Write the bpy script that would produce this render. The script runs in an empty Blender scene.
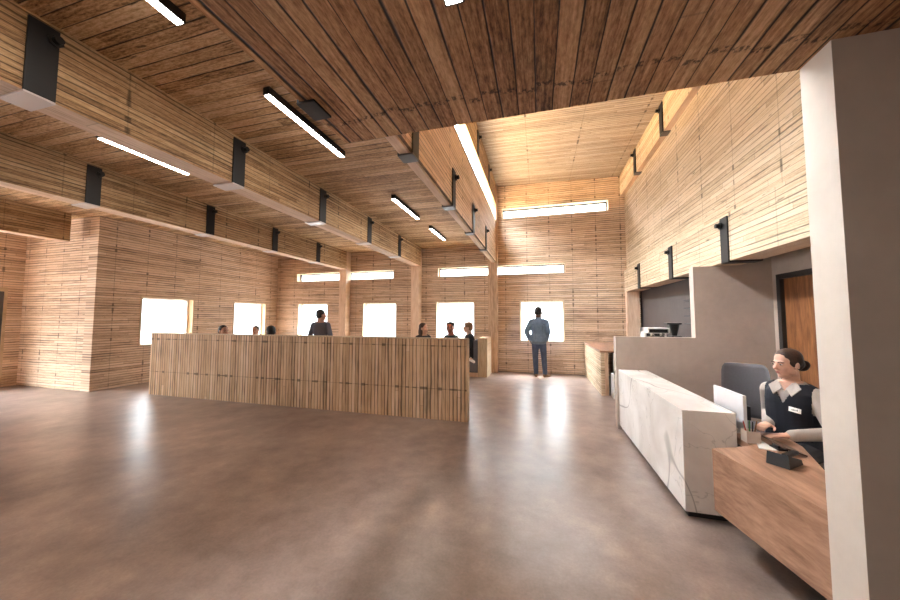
import bpy, bmesh, math, random
from mathutils import Vector, Matrix
random.seed(7)
S = bpy.context.scene
COL = S.collection
PI = math.pi

# ------------------------------------------------------------------ helpers
class MB:
    """collects shapes and links them as one mesh object"""
    def __init__(s): s.v = []; s.f = []; s.m = []; s.sm = []
    def add(s, vs, fs, mi=0, smooth=False):
        b = len(s.v); s.v += [tuple(v) for v in vs]
        for f in fs: s.f.append([i + b for i in f]); s.m.append(mi); s.sm.append(smooth)
        return s
    def box(s, x0, x1, y0, y1, z0, z1, mi=0, bev=0.0, bot=None):
        if bev > 0:
            bm = bmesh.new(); bmesh.ops.create_cube(bm, size=1)
            for v in bm.verts: v.co = ((x0+x1)/2 + v.co.x*(x1-x0), (y0+y1)/2 + v.co.y*(y1-y0), (z0+z1)/2 + v.co.z*(z1-z0))
            bmesh.ops.bevel(bm, geom=bm.edges[:], offset=bev, segments=2, affect='EDGES', profile=.6)
            bm.verts.index_update()
            s.add([v.co[:] for v in bm.verts], [[v.index for v in f.verts] for f in bm.faces], mi); bm.free(); return s
        vs = [(x, y, z) for z in (z0, z1) for y in (y0, y1) for x in (x0, x1)]
        s.add(vs, [(4,5,7,6),(0,1,5,4),(2,6,7,3),(0,4,6,2),(1,3,7,5)], mi)
        return s.add(vs, [(0,2,3,1)], mi if bot is None else bot)
    def prism(s, poly, z0, z1, mi=0):
        n = len(poly)
        vs = [(x, y, z0) for x, y in poly] + [(x, y, z1) for x, y in poly]
        return s.add(vs, [list(range(n))[::-1], list(range(n, 2*n))] + [(i, (i+1) % n, n+(i+1) % n, n+i) for i in range(n)], mi)
    def hexa(s, b, t, mi=0):
        return s.add(list(b) + list(t), [(3,2,1,0),(4,5,6,7)] + [(i,(i+1)%4,4+(i+1)%4,4+i) for i in range(4)], mi)
    def tube(s, p0, p1, r0, r1=None, n=16, mi=0, cap=True):
        r1 = r0 if r1 is None else r1
        p0, p1 = Vector(p0), Vector(p1); d = (p1-p0).normalized()
        a = d.orthogonal().normalized(); b = d.cross(a)
        vs = [p + (a*math.cos(2*PI*i/n) + b*math.sin(2*PI*i/n))*r for p, r in ((p0, r0), (p1, r1)) for i in range(n)]
        fs = [(i, (i+1) % n, n+(i+1) % n, n+i) for i in range(n)]
        s.add(vs, fs, mi, True)
        if cap: s.add(vs, [list(range(n))[::-1], list(range(n, 2*n))], mi)
        return s
    def ell(s, c, r, rot=None, nu=20, nv=12, mi=0):
        c = Vector(c); rot = rot or Matrix.Identity(3); vs = []; fs = []
        for j in range(1, nv):
            t = PI*j/nv
            for i in range(nu):
                u = 2*PI*i/nu
                vs.append(c + rot @ Vector((r[0]*math.sin(t)*math.cos(u), r[1]*math.sin(t)*math.sin(u), r[2]*math.cos(t))))
        vs += [c + rot @ Vector((0,0,r[2])), c + rot @ Vector((0,0,-r[2]))]
        for j in range(nv-2):
            for i in range(nu): fs.append((j*nu+i, (j+1)*nu+i, (j+1)*nu+(i+1)%nu, j*nu+(i+1)%nu))
        k = (nv-1)*nu
        for i in range(nu):
            fs.append((k, i, (i+1)%nu)); fs.append((k+1, (nv-2)*nu+(i+1)%nu, (nv-2)*nu+i))
        return s.add(vs, fs, mi, True)
    def cap(s, p0, p1, r0, r1, n=14):
        """capsule with different end radii"""
        p0, p1 = Vector(p0), Vector(p1); d = p1-p0; L = d.length
        d = d.normalized() if L > 1e-6 else Vector((0,0,1))
        a = d.orthogonal().normalized(); b = d.cross(a); rings = []
        for j in range(1, 6): t = PI/2*(1-j/5); rings.append((p0 - d*r0*math.sin(t), r0*math.cos(t)))
        for j in range(0, 5): t = PI/2*j/5; rings.append((p1 + d*r1*math.sin(t), r1*math.cos(t)))
        vs = [p + (a*math.cos(2*PI*i/n)+b*math.sin(2*PI*i/n))*r for p, r in rings for i in range(n)]
        m = len(rings)
        vs += [p0 - d*r0, p1 + d*r1]; fs = []
        for j in range(m-1):
            for i in range(n): fs.append((j*n+i, j*n+(i+1)%n, (j+1)*n+(i+1)%n, (j+1)*n+i))
        for i in range(n):
            fs.append((m*n, (i+1)%n, i)); fs.append((m*n+1, (m-1)*n+i, (m-1)*n+(i+1)%n))
        return s.add(vs, fs, 0, True)
    def loft(s, rings, n=24, mi=0):
        """rings: (centre, x axis vector, y axis vector)"""
        vs = []; fs = []; m = len(rings)
        for c, ax, ay in rings:
            c, ax, ay = Vector(c), Vector(ax), Vector(ay)
            for i in range(n):
                t = 2*PI*i/n; q = 1.0
                vs.append(c + ax*math.copysign(abs(math.cos(t))**.85, math.cos(t)) + ay*math.copysign(abs(math.sin(t))**.85, math.sin(t)))
        for j in range(m-1):
            for i in range(n): fs.append((j*n+i, j*n+(i+1)%n, (j+1)*n+(i+1)%n, (j+1)*n+i))
        fs.append(list(range(n))[::-1]); fs.append([(m-1)*n+i for i in range(n)])
        return s.add(vs, fs, mi, True)
    def build(s, name, mats, parent=None, **props):
        me = bpy.data.meshes.new(name); me.from_pydata(s.v, [], s.f)
        for m in (mats if isinstance(mats, (list, tuple)) else [mats]): me.materials.append(m)
        me.polygons.foreach_set('material_index', s.m); me.polygons.foreach_set('use_smooth', s.sm)
        me.update(); o = bpy.data.objects.new(name, me); COL.objects.link(o)
        bm = bmesh.new(); bm.from_mesh(me); bmesh.ops.recalc_face_normals(bm, faces=bm.faces); bm.to_mesh(me); bm.free()
        if parent: o.parent = parent
        for k, v in props.items(): o[k] = v
        return o

def thing(name, label, cat, loc=(0,0,0), rz=0.0, group=None):
    o = bpy.data.objects.new(name, None); COL.objects.link(o)
    o.location = loc; o.rotation_euler = (0,0,rz); o.empty_display_size = .1
    o['label'] = label; o['category'] = cat
    if group: o['group'] = group
    return o
def tag(o, label, cat, group=None):
    o['label'] = label; o['category'] = cat
    if group: o['group'] = group
    return o
def dup(root, loc, label):
    r = root.copy(); COL.objects.link(r); r.location = loc; r['label'] = label
    for ch in list(root.children):
        c = ch.copy(); COL.objects.link(c); c.parent = r
        for g in list(ch.children):
            d = g.copy(); COL.objects.link(d); d.parent = c
    return r
def struct(mb, name, mats): return mb.build(name, mats, kind='structure')

# ------------------------------------------------------------------ materials
class NT:
    def __init__(s, name):
        s.mat = bpy.data.materials.new(name); s.mat.use_nodes = True; s.t = s.mat.node_tree
        s.t.nodes.clear(); s.out = s.t.nodes.new('ShaderNodeOutputMaterial')
    def n(s, typ, ins=None, **props):
        nd = s.t.nodes.new(typ)
        for k, v in props.items(): setattr(nd, k, v)
        for k, v in (ins or {}).items():
            i = nd.inputs[k]
            if isinstance(v, bpy.types.NodeSocket): s.t.links.new(v, i)
            else: i.default_value = v
        return nd
    def m(s, op, a, b=0.0, c=0.0, clamp=False):
        nd = s.t.nodes.new('ShaderNodeMath'); nd.operation = op; nd.use_clamp = clamp
        for i, v in enumerate((a, b, c)):
            if isinstance(v, bpy.types.NodeSocket): s.t.links.new(v, nd.inputs[i])
            else: nd.inputs[i].default_value = v
        return nd.outputs[0]
    def xyz(s, x, y, z): return s.n('ShaderNodeCombineXYZ', {0: x, 1: y, 2: z}).outputs[0]
    def pos(s, obj=False):
        p = s.n('ShaderNodeTexCoord').outputs['Object'] if obj else s.n('ShaderNodeNewGeometry').outputs['Position']
        q = s.n('ShaderNodeSeparateXYZ', {0: p}); return p, q.outputs[0], q.outputs[1], q.outputs[2]
    def noise(s, vec, scale=1.0, detail=2.0, rough=.5, dist=0.0):
        return s.n('ShaderNodeTexNoise', {'Vector': vec, 'Scale': scale, 'Detail': detail, 'Roughness': rough, 'Distortion': dist}).outputs[0]
    def mr(s, v, a, b, c, d, smooth=False):
        nd = s.n('ShaderNodeMapRange', {'Value': v, 'From Min': a, 'From Max': b, 'To Min': c, 'To Max': d})
        if smooth: nd.interpolation_type = 'SMOOTHSTEP'
        return nd.outputs[0]
    def ramp(s, v, stops):
        nd = s.n('ShaderNodeValToRGB', {0: v}); e = nd.color_ramp.elements
        while len(e) < len(stops): e.new(.5)
        for i, (p, c) in enumerate(stops): e[i].position = p; e[i].color = (*c, 1)
        return nd.outputs[0]
    def mul(s, c, f):
        g = s.xyz(f, f, f)
        return s.n('ShaderNodeVectorMath', {0: c, 1: g}, operation='MULTIPLY').outputs[0]
    def bsdf(s, col, rough=.5, bump=None, bstr=.3, bdist=.01, **kw):
        ins = {'Base Color': col if isinstance(col, bpy.types.NodeSocket) else (*col, 1), 'Roughness': rough}
        b = s.n('ShaderNodeBsdfPrincipled', ins)
        for k, v in kw.items(): b.inputs[k.replace('_', ' ')].default_value = v
        if bump is not None:
            bn = s.n('ShaderNodeBump', {'Height': bump, 'Strength': bstr, 'Distance': bdist}); s.t.links.new(bn.outputs[0], b.inputs['Normal'])
        s.t.links.new(b.outputs[0], s.out.inputs[0]); return s.mat

def srgb(r, g, b):
    f = lambda c: ((c/255+.055)/1.055)**2.4 if c > 10 else c/255/12.92
    return (f(r), f(g), f(b))

def plain(name, rgb, rough=.5, nscale=0, namt=.15, **kw):
    t = NT(name)
    if nscale:
        p = t.pos(True)[0]
        c = t.ramp(t.noise(p, nscale, 4, .6), [(.25, tuple(x*(1-namt) for x in rgb)), (.75, tuple(min(1, x*(1+namt)) for x in rgb))])
        return t.bsdf(c, rough, **kw)
    return t.bsdf(rgb, rough, **kw)

def lath(name, La, Sa, rowh, plank, stops, joints=(), jper=0.0, joff=0.0, gapw=.16, gapdark=.34, rough=.62, bstr=.5, off=0.0, grain_s=70, wob=.25, spec=.3, spots=0.0, mottle=0.0, edge=None, butts=.7, nails=.72):
    """boards running along axis La in rows stacked along axis Sa, with dark gaps and nailed joint lines across"""
    t = NT(name); p, X, Y, Z = t.pos(); ax = dict(X=X, Y=Y, Z=Z)
    L, Sx = ax[La], ax[Sa]
    wobv = t.noise(t.xyz(t.m('MULTIPLY', L, 1.4), t.m('MULTIPLY', Sx, 9.0), off), 1, 2)
    s = t.m('ADD', t.m('DIVIDE', Sx, rowh), t.m('MULTIPLY', t.m('SUBTRACT', wobv, .5), wob))
    s = t.m('ADD', s, 100.0 + off)
    row = t.m('FLOOR', s); fs = t.m('SUBTRACT', s, row)
    r1 = t.n('ShaderNodeTexWhiteNoise', {'W': row}, noise_dimensions='1D').outputs[0]
    l = t.m('ADD', t.m('ADD', t.m('DIVIDE', L, plank), t.m('MULTIPLY', r1, 7.3)), 50.0)
    seg = t.m('FLOOR', l); fl = t.m('SUBTRACT', l, seg)
    r2 = t.n('ShaderNodeTexWhiteNoise', {'Vector': t.xyz(row, seg, 3.1)}, noise_dimensions='2D').outputs[0]
    gr = t.noise(t.xyz(t.m('MULTIPLY', L, 3.2), t.m('MULTIPLY', Sx, grain_s), t.m('MULTIPLY', row, .37)), 1, 4, .65)
    big = t.noise(p, .7, 2)
    v = t.m('ADD', t.m('ADD', t.m('MULTIPLY', r2, .26), t.m('MULTIPLY', gr, .74)), t.m('MULTIPLY', t.m('SUBTRACT', big, .5), .3))
    if mottle:
        mo = t.noise(t.xyz(t.m('MULTIPLY', L, 22.0), t.m('MULTIPLY', Sx, 75.0), t.m('MULTIPLY', row, .7)), 1, 4, .7)
        v = t.m('ADD', v, t.m('MULTIPLY', t.m('SUBTRACT', mo, .5), mottle))
    col = t.ramp(v, stops)
    nlong = t.noise(t.xyz(t.m('MULTIPLY', L, 1.6), t.m('MULTIPLY', row, 3.7), off), 1, 2)
    rr = t.n('ShaderNodeTexWhiteNoise', {'W': t.m('ADD', t.m('FLOOR', t.m('ADD', s, .5)), 37.7)}, noise_dimensions='1D').outputs[0]
    gw = t.m('MULTIPLY', t.m('MULTIPLY', t.mr(nlong, .42, .76, .6, 2.2, True), t.mr(rr, 0, 1, .45, 1.35)), gapw)
    e = t.m('MINIMUM', fs, t.m('SUBTRACT', 1.0, fs))
    gap = t.mr(t.m('DIVIDE', e, gw), .2, 1.0, 0.0, 1.0, True)
    be = t.m('MULTIPLY', t.m('MINIMUM', fl, t.m('SUBTRACT', 1.0, fl)), plank)
    butt = t.mr(be, .001, .007, butts, 1.0)
    fac = t.m('MULTIPLY', t.mr(gap, 0, 1, gapdark, 1.0), butt)
    jl = None
    if jper:
        q = t.m('ADD', t.m('DIVIDE', t.m('ADD', L, joff), jper), 100.0); fq = t.m('FRACT', q)
        jl = t.m('MULTIPLY', t.m('MINIMUM', fq, t.m('SUBTRACT', 1.0, fq)), jper)
    for z in joints:
        d = t.m('ABSOLUTE', t.m('SUBTRACT', L, z)); jl = d if jl is None else t.m('MINIMUM', jl, d)
    if jl is not None:
        rn = t.n('ShaderNodeTexWhiteNoise', {'Vector': t.xyz(row, t.m('FLOOR', t.m('MULTIPLY', L, 1.3)), 9.0)}, noise_dimensions='2D').outputs[0]
        ln = t.mr(jl, .002, .010, .74, 1.0)
        nail = t.mr(t.m('SUBTRACT', jl, t.mr(rn, nails, 1.0, -.012, .018)), .0, .012, .42, 1.0)
        fac = t.m('MULTIPLY', fac, t.m('MULTIPLY', ln, nail))
    if spots:
        sp = t.noise(t.xyz(t.m('MULTIPLY', L, 5.0), t.m('MULTIPLY', Sx, 30.0), t.m('MULTIPLY', row, 1.7)), 1, 3)
        fac = t.m('MULTIPLY', fac, t.mr(sp, .64, .74, 1.0, 1.0 - spots, True))
    if edge:
        # weathered dark marks on a row of nail holes
        dn = t.m('ABSOLUTE', t.m('SUBTRACT', L, t.m('ADD', edge, t.m('MULTIPLY', t.m('SUBTRACT', r1, .5), .06))))
        q = t.noise(t.xyz(t.m('MULTIPLY', L, 30.0), t.m('MULTIPLY', Sx, 45.0), 4.0), 1, 3, .6)
        fac = t.m('MULTIPLY', fac, t.m('MAXIMUM', t.mr(dn, .006, .022, .0, 1.0, True), t.mr(q, .46, .58, 1.0, .25, True)))
    col = t.mul(col, fac)
    h = t.m('ADD', t.m('MULTIPLY', gap, 1.0), t.m('MULTIPLY', gr, .3))
    return t.bsdf(col, rough, bump=h, bstr=bstr, bdist=rowh*.3, Specular_IOR_Level=spec)

WALLST = [(.22, srgb(164,137,114)), (.44, srgb(209,181,154)), (.58, srgb(224,198,173)), (.78, srgb(238,218,198))]
BEAMST = [(.24, srgb(116,88,60)), (.44, srgb(172,138,100)), (.57, srgb(194,162,122)), (.76, srgb(218,192,156))]
CEILST = [(.24, srgb(96,70,46)), (.43, srgb(172,136,96)), (.57, srgb(204,170,130)), (.76, srgb(226,198,164))]
HIGHST = [(.22, srgb(148,130,110)), (.44, srgb(182,165,146)), (.58, srgb(196,181,163)), (.78, srgb(212,200,184))]
LOWST = [(.24, srgb(88,58,34)), (.42, srgb(158,114,76)), (.57, srgb(194,150,106)), (.76, srgb(224,184,142))]
PALEST = [(.22, srgb(158,136,108)), (.44, srgb(198,176,146)), (.58, srgb(210,190,162)), (.78, srgb(224,206,182))]
m_wallx = lath('laths_along_x', 'X', 'Z', .055, 2.4, WALLST, jper=.62, joff=.3, gapw=.2, spots=.5, mottle=.4)
m_wally = lath('laths_along_y', 'Y', 'Z', .055, 2.4, WALLST, jper=.62, joff=.05, gapw=.2, off=3, spots=.5, mottle=.4)
m_pale = lath('pale_laths_along_y', 'Y', 'Z', .062, 2.6, PALEST, jper=.78, joff=.1, gapw=.12, gapdark=.42, off=5, spots=.55, mottle=.35)
m_beam = lath('beam_boards', 'Y', 'Z', .049, 2.6, BEAMST, jper=.78, joff=-.35, gapw=.17, gapdark=.34, off=2, spots=.6, mottle=.5)
m_beamb = lath('beam_underside', 'Y', 'X', .26, 3.0, WALLST, gapw=.01, gapdark=.5, off=4, bstr=.15, grain_s=50)
m_ceil = lath('ceiling_boards', 'X', 'Y', .105, 2.1, CEILST, gapw=.07, gapdark=.10, off=1, grain_s=55, wob=.08, spots=.75, mottle=.8, butts=.85)
m_low = lath('soffit_boards', 'Y', 'X', .09, 9.0, LOWST, gapw=.08, gapdark=.05, off=6, grain_s=60, wob=.06, spots=.35, mottle=.7, edge=1.60)
m_high = lath('high_ceiling_boards', 'X', 'Y', .06, 1.8, HIGHST, jper=1.1, joff=.2, gapw=.14, gapdark=.38, off=7, spots=.5, mottle=.5)
m_part = lath('partition_slats', 'Z', 'X', .06, 9.0, [(.22, srgb(146,116,88)), (.44, srgb(198,164,128)), (.58, srgb(214,184,150)), (.78, srgb(228,204,176))], joints=(.465, 1.12), gapw=.22, gapdark=.3, off=8, grain_s=60, wob=.2, nails=.5)
m_trim = lath('timber_trim', 'Z', 'X', .4, 6.0, PALEST, gapw=.004, off=9, grain_s=30, bstr=.1)
m_post = lath('post_timber', 'Z', 'X', .5, 8.0, WALLST, gapw=.002, off=9, grain_s=26, bstr=.1)

def concrete(name, c, rough=.7, spec=.4, amt=.14, scale=1.4):
    t = NT(name); p = t.pos()[0]
    a = t.noise(p, scale, 6, .62, .4); b = t.noise(p, scale*9, 4, .6)
    v = t.m('ADD', t.m('MULTIPLY', a, .75), t.m('MULTIPLY', b, .25))
    col = t.ramp(v, [(.3, tuple(x*(1-amt) for x in c)), (.5, c), (.7, tuple(x*(1+amt) for x in c))])
    return t.bsdf(col, rough, bump=b, bstr=.05, bdist=.01, Specular_IOR_Level=spec)
m_conc = concrete('plaster_concrete', srgb(188,173,161)); m_fin = concrete('plaster_fin', srgb(208,196,184), amt=.1)
m_concd = concrete('plaster_kitchen', srgb(90,82,80))

def floor_mat():
    t = NT('polished_concrete'); p, X, Y, Z = t.pos(); p = t.xyz(X, Y, .437)
    a = t.noise(p, .55, 8, .66); b = t.noise(p, 3.2, 6, .65); c = t.noise(p, 60, 3, .6)
    v = t.m('ADD', t.m('ADD', t.m('MULTIPLY', a, .5), t.m('MULTIPLY', b, .38)), t.m('MULTIPLY', c, .12))
    col = t.ramp(v, [(.36, srgb(100,85,79)), (.46, srgb(130,113,105)), (.54, srgb(150,132,123)), (.66, srgb(182,162,150))])
    r = .30
    return t.bsdf(col, r, bump=c, bstr=.04, bdist=.004, Specular_IOR_Level=.85)
m_floor = floor_mat()

def marble():
    t = NT('white_marble'); p = t.pos()[0]
    base = t.noise(p, 1.6, 6, .6, .6)
    q = t.n('ShaderNodeMapping', {'Vector': p, 'Rotation': (.9, .5, .3)}).outputs[0]
    w = t.n('ShaderNodeTexWave', {'Vector': q, 'Scale': .34, 'Distortion': 5.0, 'Detail': 3.0, 'Detail Scale': 1.1, 'Detail Roughness': .62}).outputs['Fac']; v1 = t.m('ABSOLUTE', t.m('SUBTRACT', w, .5))
    w2 = t.noise(t.n('ShaderNodeMapping', {'Vector': p, 'Location': (3, 7, 1), 'Rotation': (.4, .7, .3)}).outputs[0], 1.6, 4, .5, .8); v2 = t.m('ABSOLUTE', t.m('SUBTRACT', w2, .47))
    k = t.m('MINIMUM', t.mr(v1, 0, .03, .55, 1, True), t.mr(v2, 0, .007, .78, 1, True))
    col = t.mul(t.ramp(base, [(.3, srgb(214,208,203)), (.6, srgb(240,237,233))]), k)
    return t.bsdf(col, .16, Specular_IOR_Level=.5)
m_marble = marble()

def grainwood(name, along, stops, rough=.4, s=9.0, obj=True, k=.12):
    t = NT(name); p, X, Y, Z = t.pos(obj)
    sc = {'X': (k, 1, 1), 'Y': (1, k, 1), 'Z': (1, 1, k)}[along]
    q = t.n('ShaderNodeMapping', {'Vector': p, 'Scale': tuple(x*s for x in sc)}).outputs[0]
    a = t.noise(q, 1, 6, .6, 1.2); b = t.noise(q, 6, 3, .6)
    v = t.m('ADD', t.m('MULTIPLY', a, .7), t.m('MULTIPLY', b, .3))
    return t.bsdf(t.ramp(v, stops), rough, Specular_IOR_Level=.4)
m_desk = grainwood('desk_oak', 'Y', [(.3, srgb(120,86,66)), (.5, srgb(164,126,102)), (.68, srgb(192,154,128))], .33, 10)
m_door = grainwood('door_wood', 'Z', [(.3, srgb(84,50,28)), (.5, srgb(134,86,52)), (.7, srgb(166,112,72))], .45, 12, obj=False)
m_top = grainwood('worktop_wood', 'Y', [(.3, srgb(134,100,80)), (.5, srgb(168,130,108)), (.7, srgb(190,154,130))], .35, 9, obj=False)

m_black = plain('black_steel', srgb(30,27,26), .5, Specular_IOR_Level=.4)
m_steel = plain('grey_steel_underside', srgb(92,88,86), .4, Metallic=.2)
m_plate = plain('pale_plate', srgb(205,196,192), .35, Metallic=.15)
m_dark = plain('dark_plinth', srgb(40,36,34), .6)
m_white = plain('white_paint', srgb(232,230,228), .4)
m_frame = plain('dark_frame', srgb(70,64,60), .5)
m_fblk = plain('door_frame_black', srgb(48,44,42), .5)
m_greyfab = plain('grey_fabric', srgb(104,100,104), .8, 40, .12)
m_chair = plain('charcoal_chair', srgb(92,90,94), .55, 60, .08)
m_blackpl = plain('black_plastic', srgb(20,19,20), .45)
m_chrome = plain('chrome', srgb(210,208,204), .25, Metallic=.9)
m_silver = plain('silver_shell', srgb(222,222,224), .22, Metallic=.35)
m_screen = plain('dark_screen', srgb(84,62,48), .45)
m_paper = plain('paper_white', srgb(236,233,228), .7)
m_beige = plain('beige_cup', srgb(186,172,160), .6)

def emit(name, rgb, st):
    t = NT(name); e = t.n('ShaderNodeEmission', {'Color': (*rgb, 1), 'Strength': st}); t.t.links.new(e.outputs[0], t.out.inputs[0]); return t.mat
m_lamp = emit('lamp_diffuser', (1, .95, .88), 17.0)
def glass():
    t = NT('window_glass')
    tr = t.n('ShaderNodeBsdfTransparent', {'Color': (.97, .98, .98, 1)}); gl = t.n('ShaderNodeBsdfGlossy', {'Roughness': .02})
    fr = t.n('ShaderNodeLayerWeight', {'Blend': .5}).outputs['Facing']
    fr = t.m('ADD', t.m('MULTIPLY', t.m('POWER', fr, 5.0), .5), .02)
    mx = t.n('ShaderNodeMixShader', {0: fr, 1: tr.outputs[0], 2: gl.outputs[0]}); t.t.links.new(mx.outputs[0], t.out.inputs[0]); return t.mat
m_glass = glass()

# ------------------------------------------------------------------ the room
FY = 9.55; XL = -9.1; WT = .28
CE = 3.75; BB = 3.16; LOW = 2.70

def holed(axis, at, thick, a0, a1, z0, z1, holes):
    """wall slab with rectangular holes (a, z); axis 'X' runs along x at y=at, axis 'Y' runs along y at x=at"""
    A = sorted({a0, a1, *[h[0] for h in holes], *[h[1] for h in holes]}); Zs = sorted({z0, z1, *[h[2] for h in holes], *[h[3] for h in holes]})
    A = [a for a in A if a0 <= a <= a1]
    def solid(i, j):
        if not (0 <= i < len(A)-1 and 0 <= j < len(Zs)-1): return False
        ca, cz = (A[i]+A[i+1])/2, (Zs[j]+Zs[j+1])/2
        return not any(h[0] < ca < h[1] and h[2] < cz < h[3] for h in holes)
    P = (lambda a, d, z: (a, at+d, z)) if axis == 'X' else (lambda a, d, z: (at+d, a, z))
    mb = MB()
    for i in range(len(A)-1):
        for j in range(len(Zs)-1):
            if not solid(i, j): continue
            a, b, c, d = A[i], A[i+1], Zs[j], Zs[j+1]; t = thick
            mb.add([P(a,0,c),P(b,0,c),P(b,0,d),P(a,0,d)], [(0,1,2,3)]); mb.add([P(a,t,c),P(b,t,c),P(b,t,d),P(a,t,d)], [(3,2,1,0)])
            if not solid(i-1, j): mb.add([P(a,0,c),P(a,t,c),P(a,t,d),P(a,0,d)], [(0,1,2,3)])
            if not solid(i+1, j): mb.add([P(b,0,c),P(b,t,c),P(b,t,d),P(b,0,d)], [(3,2,1,0)])
            if not solid(i, j-1): mb.add([P(a,0,c),P(b,0,c),P(b,t,c),P(a,t,c)], [(3,2,1,0)])
            if not solid(i, j+1): mb.add([P(a,0,d),P(b,0,d),P(b,t,d),P(a,t,d)], [(0,1,2,3)])
    bm = bmesh.new()
    return mb
def weld(o):
    bm = bmesh.new(); bm.from_mesh(o.data); bmesh.ops.remove_doubles(bm, verts=bm.verts, dist=1e-5)
    bmesh.ops.recalc_face_normals(bm, faces=bm.faces); bm.to_mesh(o.data); bm.free(); return o

struct(MB().box(-13, 5, -5, 10.2, -.12, 0), 'floor', m_floor)

W0 = [-8.19, -5.63, -3.08, -.53]; WW = 1.24; ZB, ZT = .88, 2.07
SB, ST = 2.82, 3.125
far_holes = [(x, x+WW, ZB, ZT) for x in W0] + [(-8.27, -4.50, SB, ST), (-3.03, .76, SB, ST), (-1.03, 1.91, 4.50, 4.83)]
weld(struct(holed('X', FY, WT, -9.6, 3.2, 0, 5.75, far_holes), 'wall_far', m_wallx))
left_holes = [(5.42, 6.66, ZB, ZT), (7.84, 9.08, ZB, ZT)]
weld(struct(holed('Y', XL, -WT, 4.60, FY+WT, 0, CE+.05, left_holes), 'wall_left', m_wally))
struct(MB().box(-11.6, XL-WT, 4.60, 4.60+WT, 0, CE+.05), 'wall_recess', m_wallx)
entry_hole = [(-2.6, 3.15, .15, 3.0)]
LDOOR = (3.36, 4.34, 0, 2.2)
weld(struct(holed('Y', -11.6, -WT, -5, 4.88, 0, CE+.05, entry_hole + [LDOOR]), 'wall_entrance', m_wally))
struct(MB().box(-11.9, 5, -5.2, -5, 0, CE+.05), 'wall_back', m_wallx)
struct(MB().box(4.8, 5, -5, 1.64, 0, CE), 'wall_near_right', m_conc)

# ceilings
struct(MB().box(-11.9, -1.30, -5, FY+WT, CE, CE+.3), 'ceiling_left', m_ceil)
mb = MB().box(-1.21, 5, -5, 1.807, LOW, CE+.3)
struct(mb, 'ceiling_low', m_low)
struct(MB().hexa([(-1.43,1.6,5.53),(3.2,1.6,5.42),(3.2,FY+WT,5.42),(-1.43,FY+WT,5.53)], [(-1.43,1.6,5.8),(3.2,1.6,5.7),(3.2,FY+WT,5.7),(-1.43,FY+WT,5.8)]), 'ceiling_high', m_high)
struct(MB().box(-1.43, 3.2, 1.62, 1.80, CE+.28, 5.75), 'wall_upper_back', m_wallx)

# clerestory wall between the low left hall and the tall hall
struct(MB().box(-1.30, -1.17, 1.807, 9.30, BB+.03, 4.37).box(-1.30, -1.20, 1.807, 9.30, BB, BB+.03, 1, bot=1), 'wall_clerestory', [lath('clerestory_boards', 'Y', 'Z', .058, 2.6, WALLST, jper=.78, joff=-.35, gapw=.16, gapdark=.35, off=12, spots=.45), m_beamb])
struct(MB().box(-1.25, -1.165, 1.80, FY, 4.87, 5.55, bot=1), 'beam_clerestory', [m_beam, m_beamb])
# right upper wall with its two edge beams
struct(MB().box(2.30, 2.56, 1.80, FY, 2.83, 5.5), 'wall_right_upper', m_pale)
struct(MB().box(2.24, 2.56, 1.81, FY, 2.25, 2.83, bot=1), 'beam_right_lower', [m_pale, m_beamb])
struct(MB().box(2.19, 2.45, 1.80, FY, 4.87, 5.47, bot=1), 'beam_right_upper', [m_pale, m_beamb])
# hall beams
struct(MB().box(-3.75, -3.49, -5, FY-.25, BB, CE+.02, bot=1), 'beam_second', [m_beam, m_beamb])
struct(MB().box(-6.35, -6.10, -5, FY-.25, BB, CE+.02, bot=1), 'beam_first', [m_beam, m_beamb])
struct(MB().box(-9.76, -9.5, -5, 4.35, BB, CE+.02, bot=1), 'beam_recess', [m_beam, m_beamb])
# posts against the far wall
for nm, x0, x1, z1 in (('column_first', -6.35, -6.10, CE), ('column_second', -3.80, -3.55, CE), ('column_clerestory', -1.40, -1.14, 5.5)):
    struct(MB().box(x0, x1, FY-.27, FY+.01, 0, z1), nm, m_post)
struct(MB().box(2.25, 2.55, FY-.16, FY+.01, 0, 2.25), 'column_kitchen', m_post)

# concrete: entrance fin, kitchen divider, door wall
struct(MB().box(1.182, 4.8, 1.64, 1.806, 0, LOW), 'wall_fin', m_fin)
struct(MB().add([(1.05,5.06,0),(2.9,5.06,0),(2.9,5.06,2.83),(2.9-.34,5.06,2.83),(2.9-.34,5.06,2.249),(2.03,5.06,2.249),(2.03,5.06,1.29),(1.05,5.06,1.29),
                 (1.05,5.18,0),(2.9,5.18,0),(2.9,5.18,2.83),(2.9-.34,5.18,2.83),(2.9-.34,5.18,2.249),(2.03,5.18,2.249),(2.03,5.18,1.29),(1.05,5.18,1.29)],
                [tuple(range(8)),tuple(range(15,7,-1))]+[(i,i+8,(i+1)%8+8,(i+1)%8) for i in range(8)]), 'wall_divider', m_conc)
DOORY = (3.98, 4.97)
weld(struct(holed('Y', 2.9, .2, 1.8, 5.18, 0, 2.9, [(DOORY[0], DOORY[1], 0, 2.10)]), 'wall_right', m_conc))
struct(MB().box(2.62, 2.9, 5.18, FY+WT, 0, 2.9), 'wall_kitchen', m_concd)
struct(MB().box(2.45, 3.2, 1.807, FY, 2.83, 2.95), 'ceiling_right', m_conc)

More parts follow.
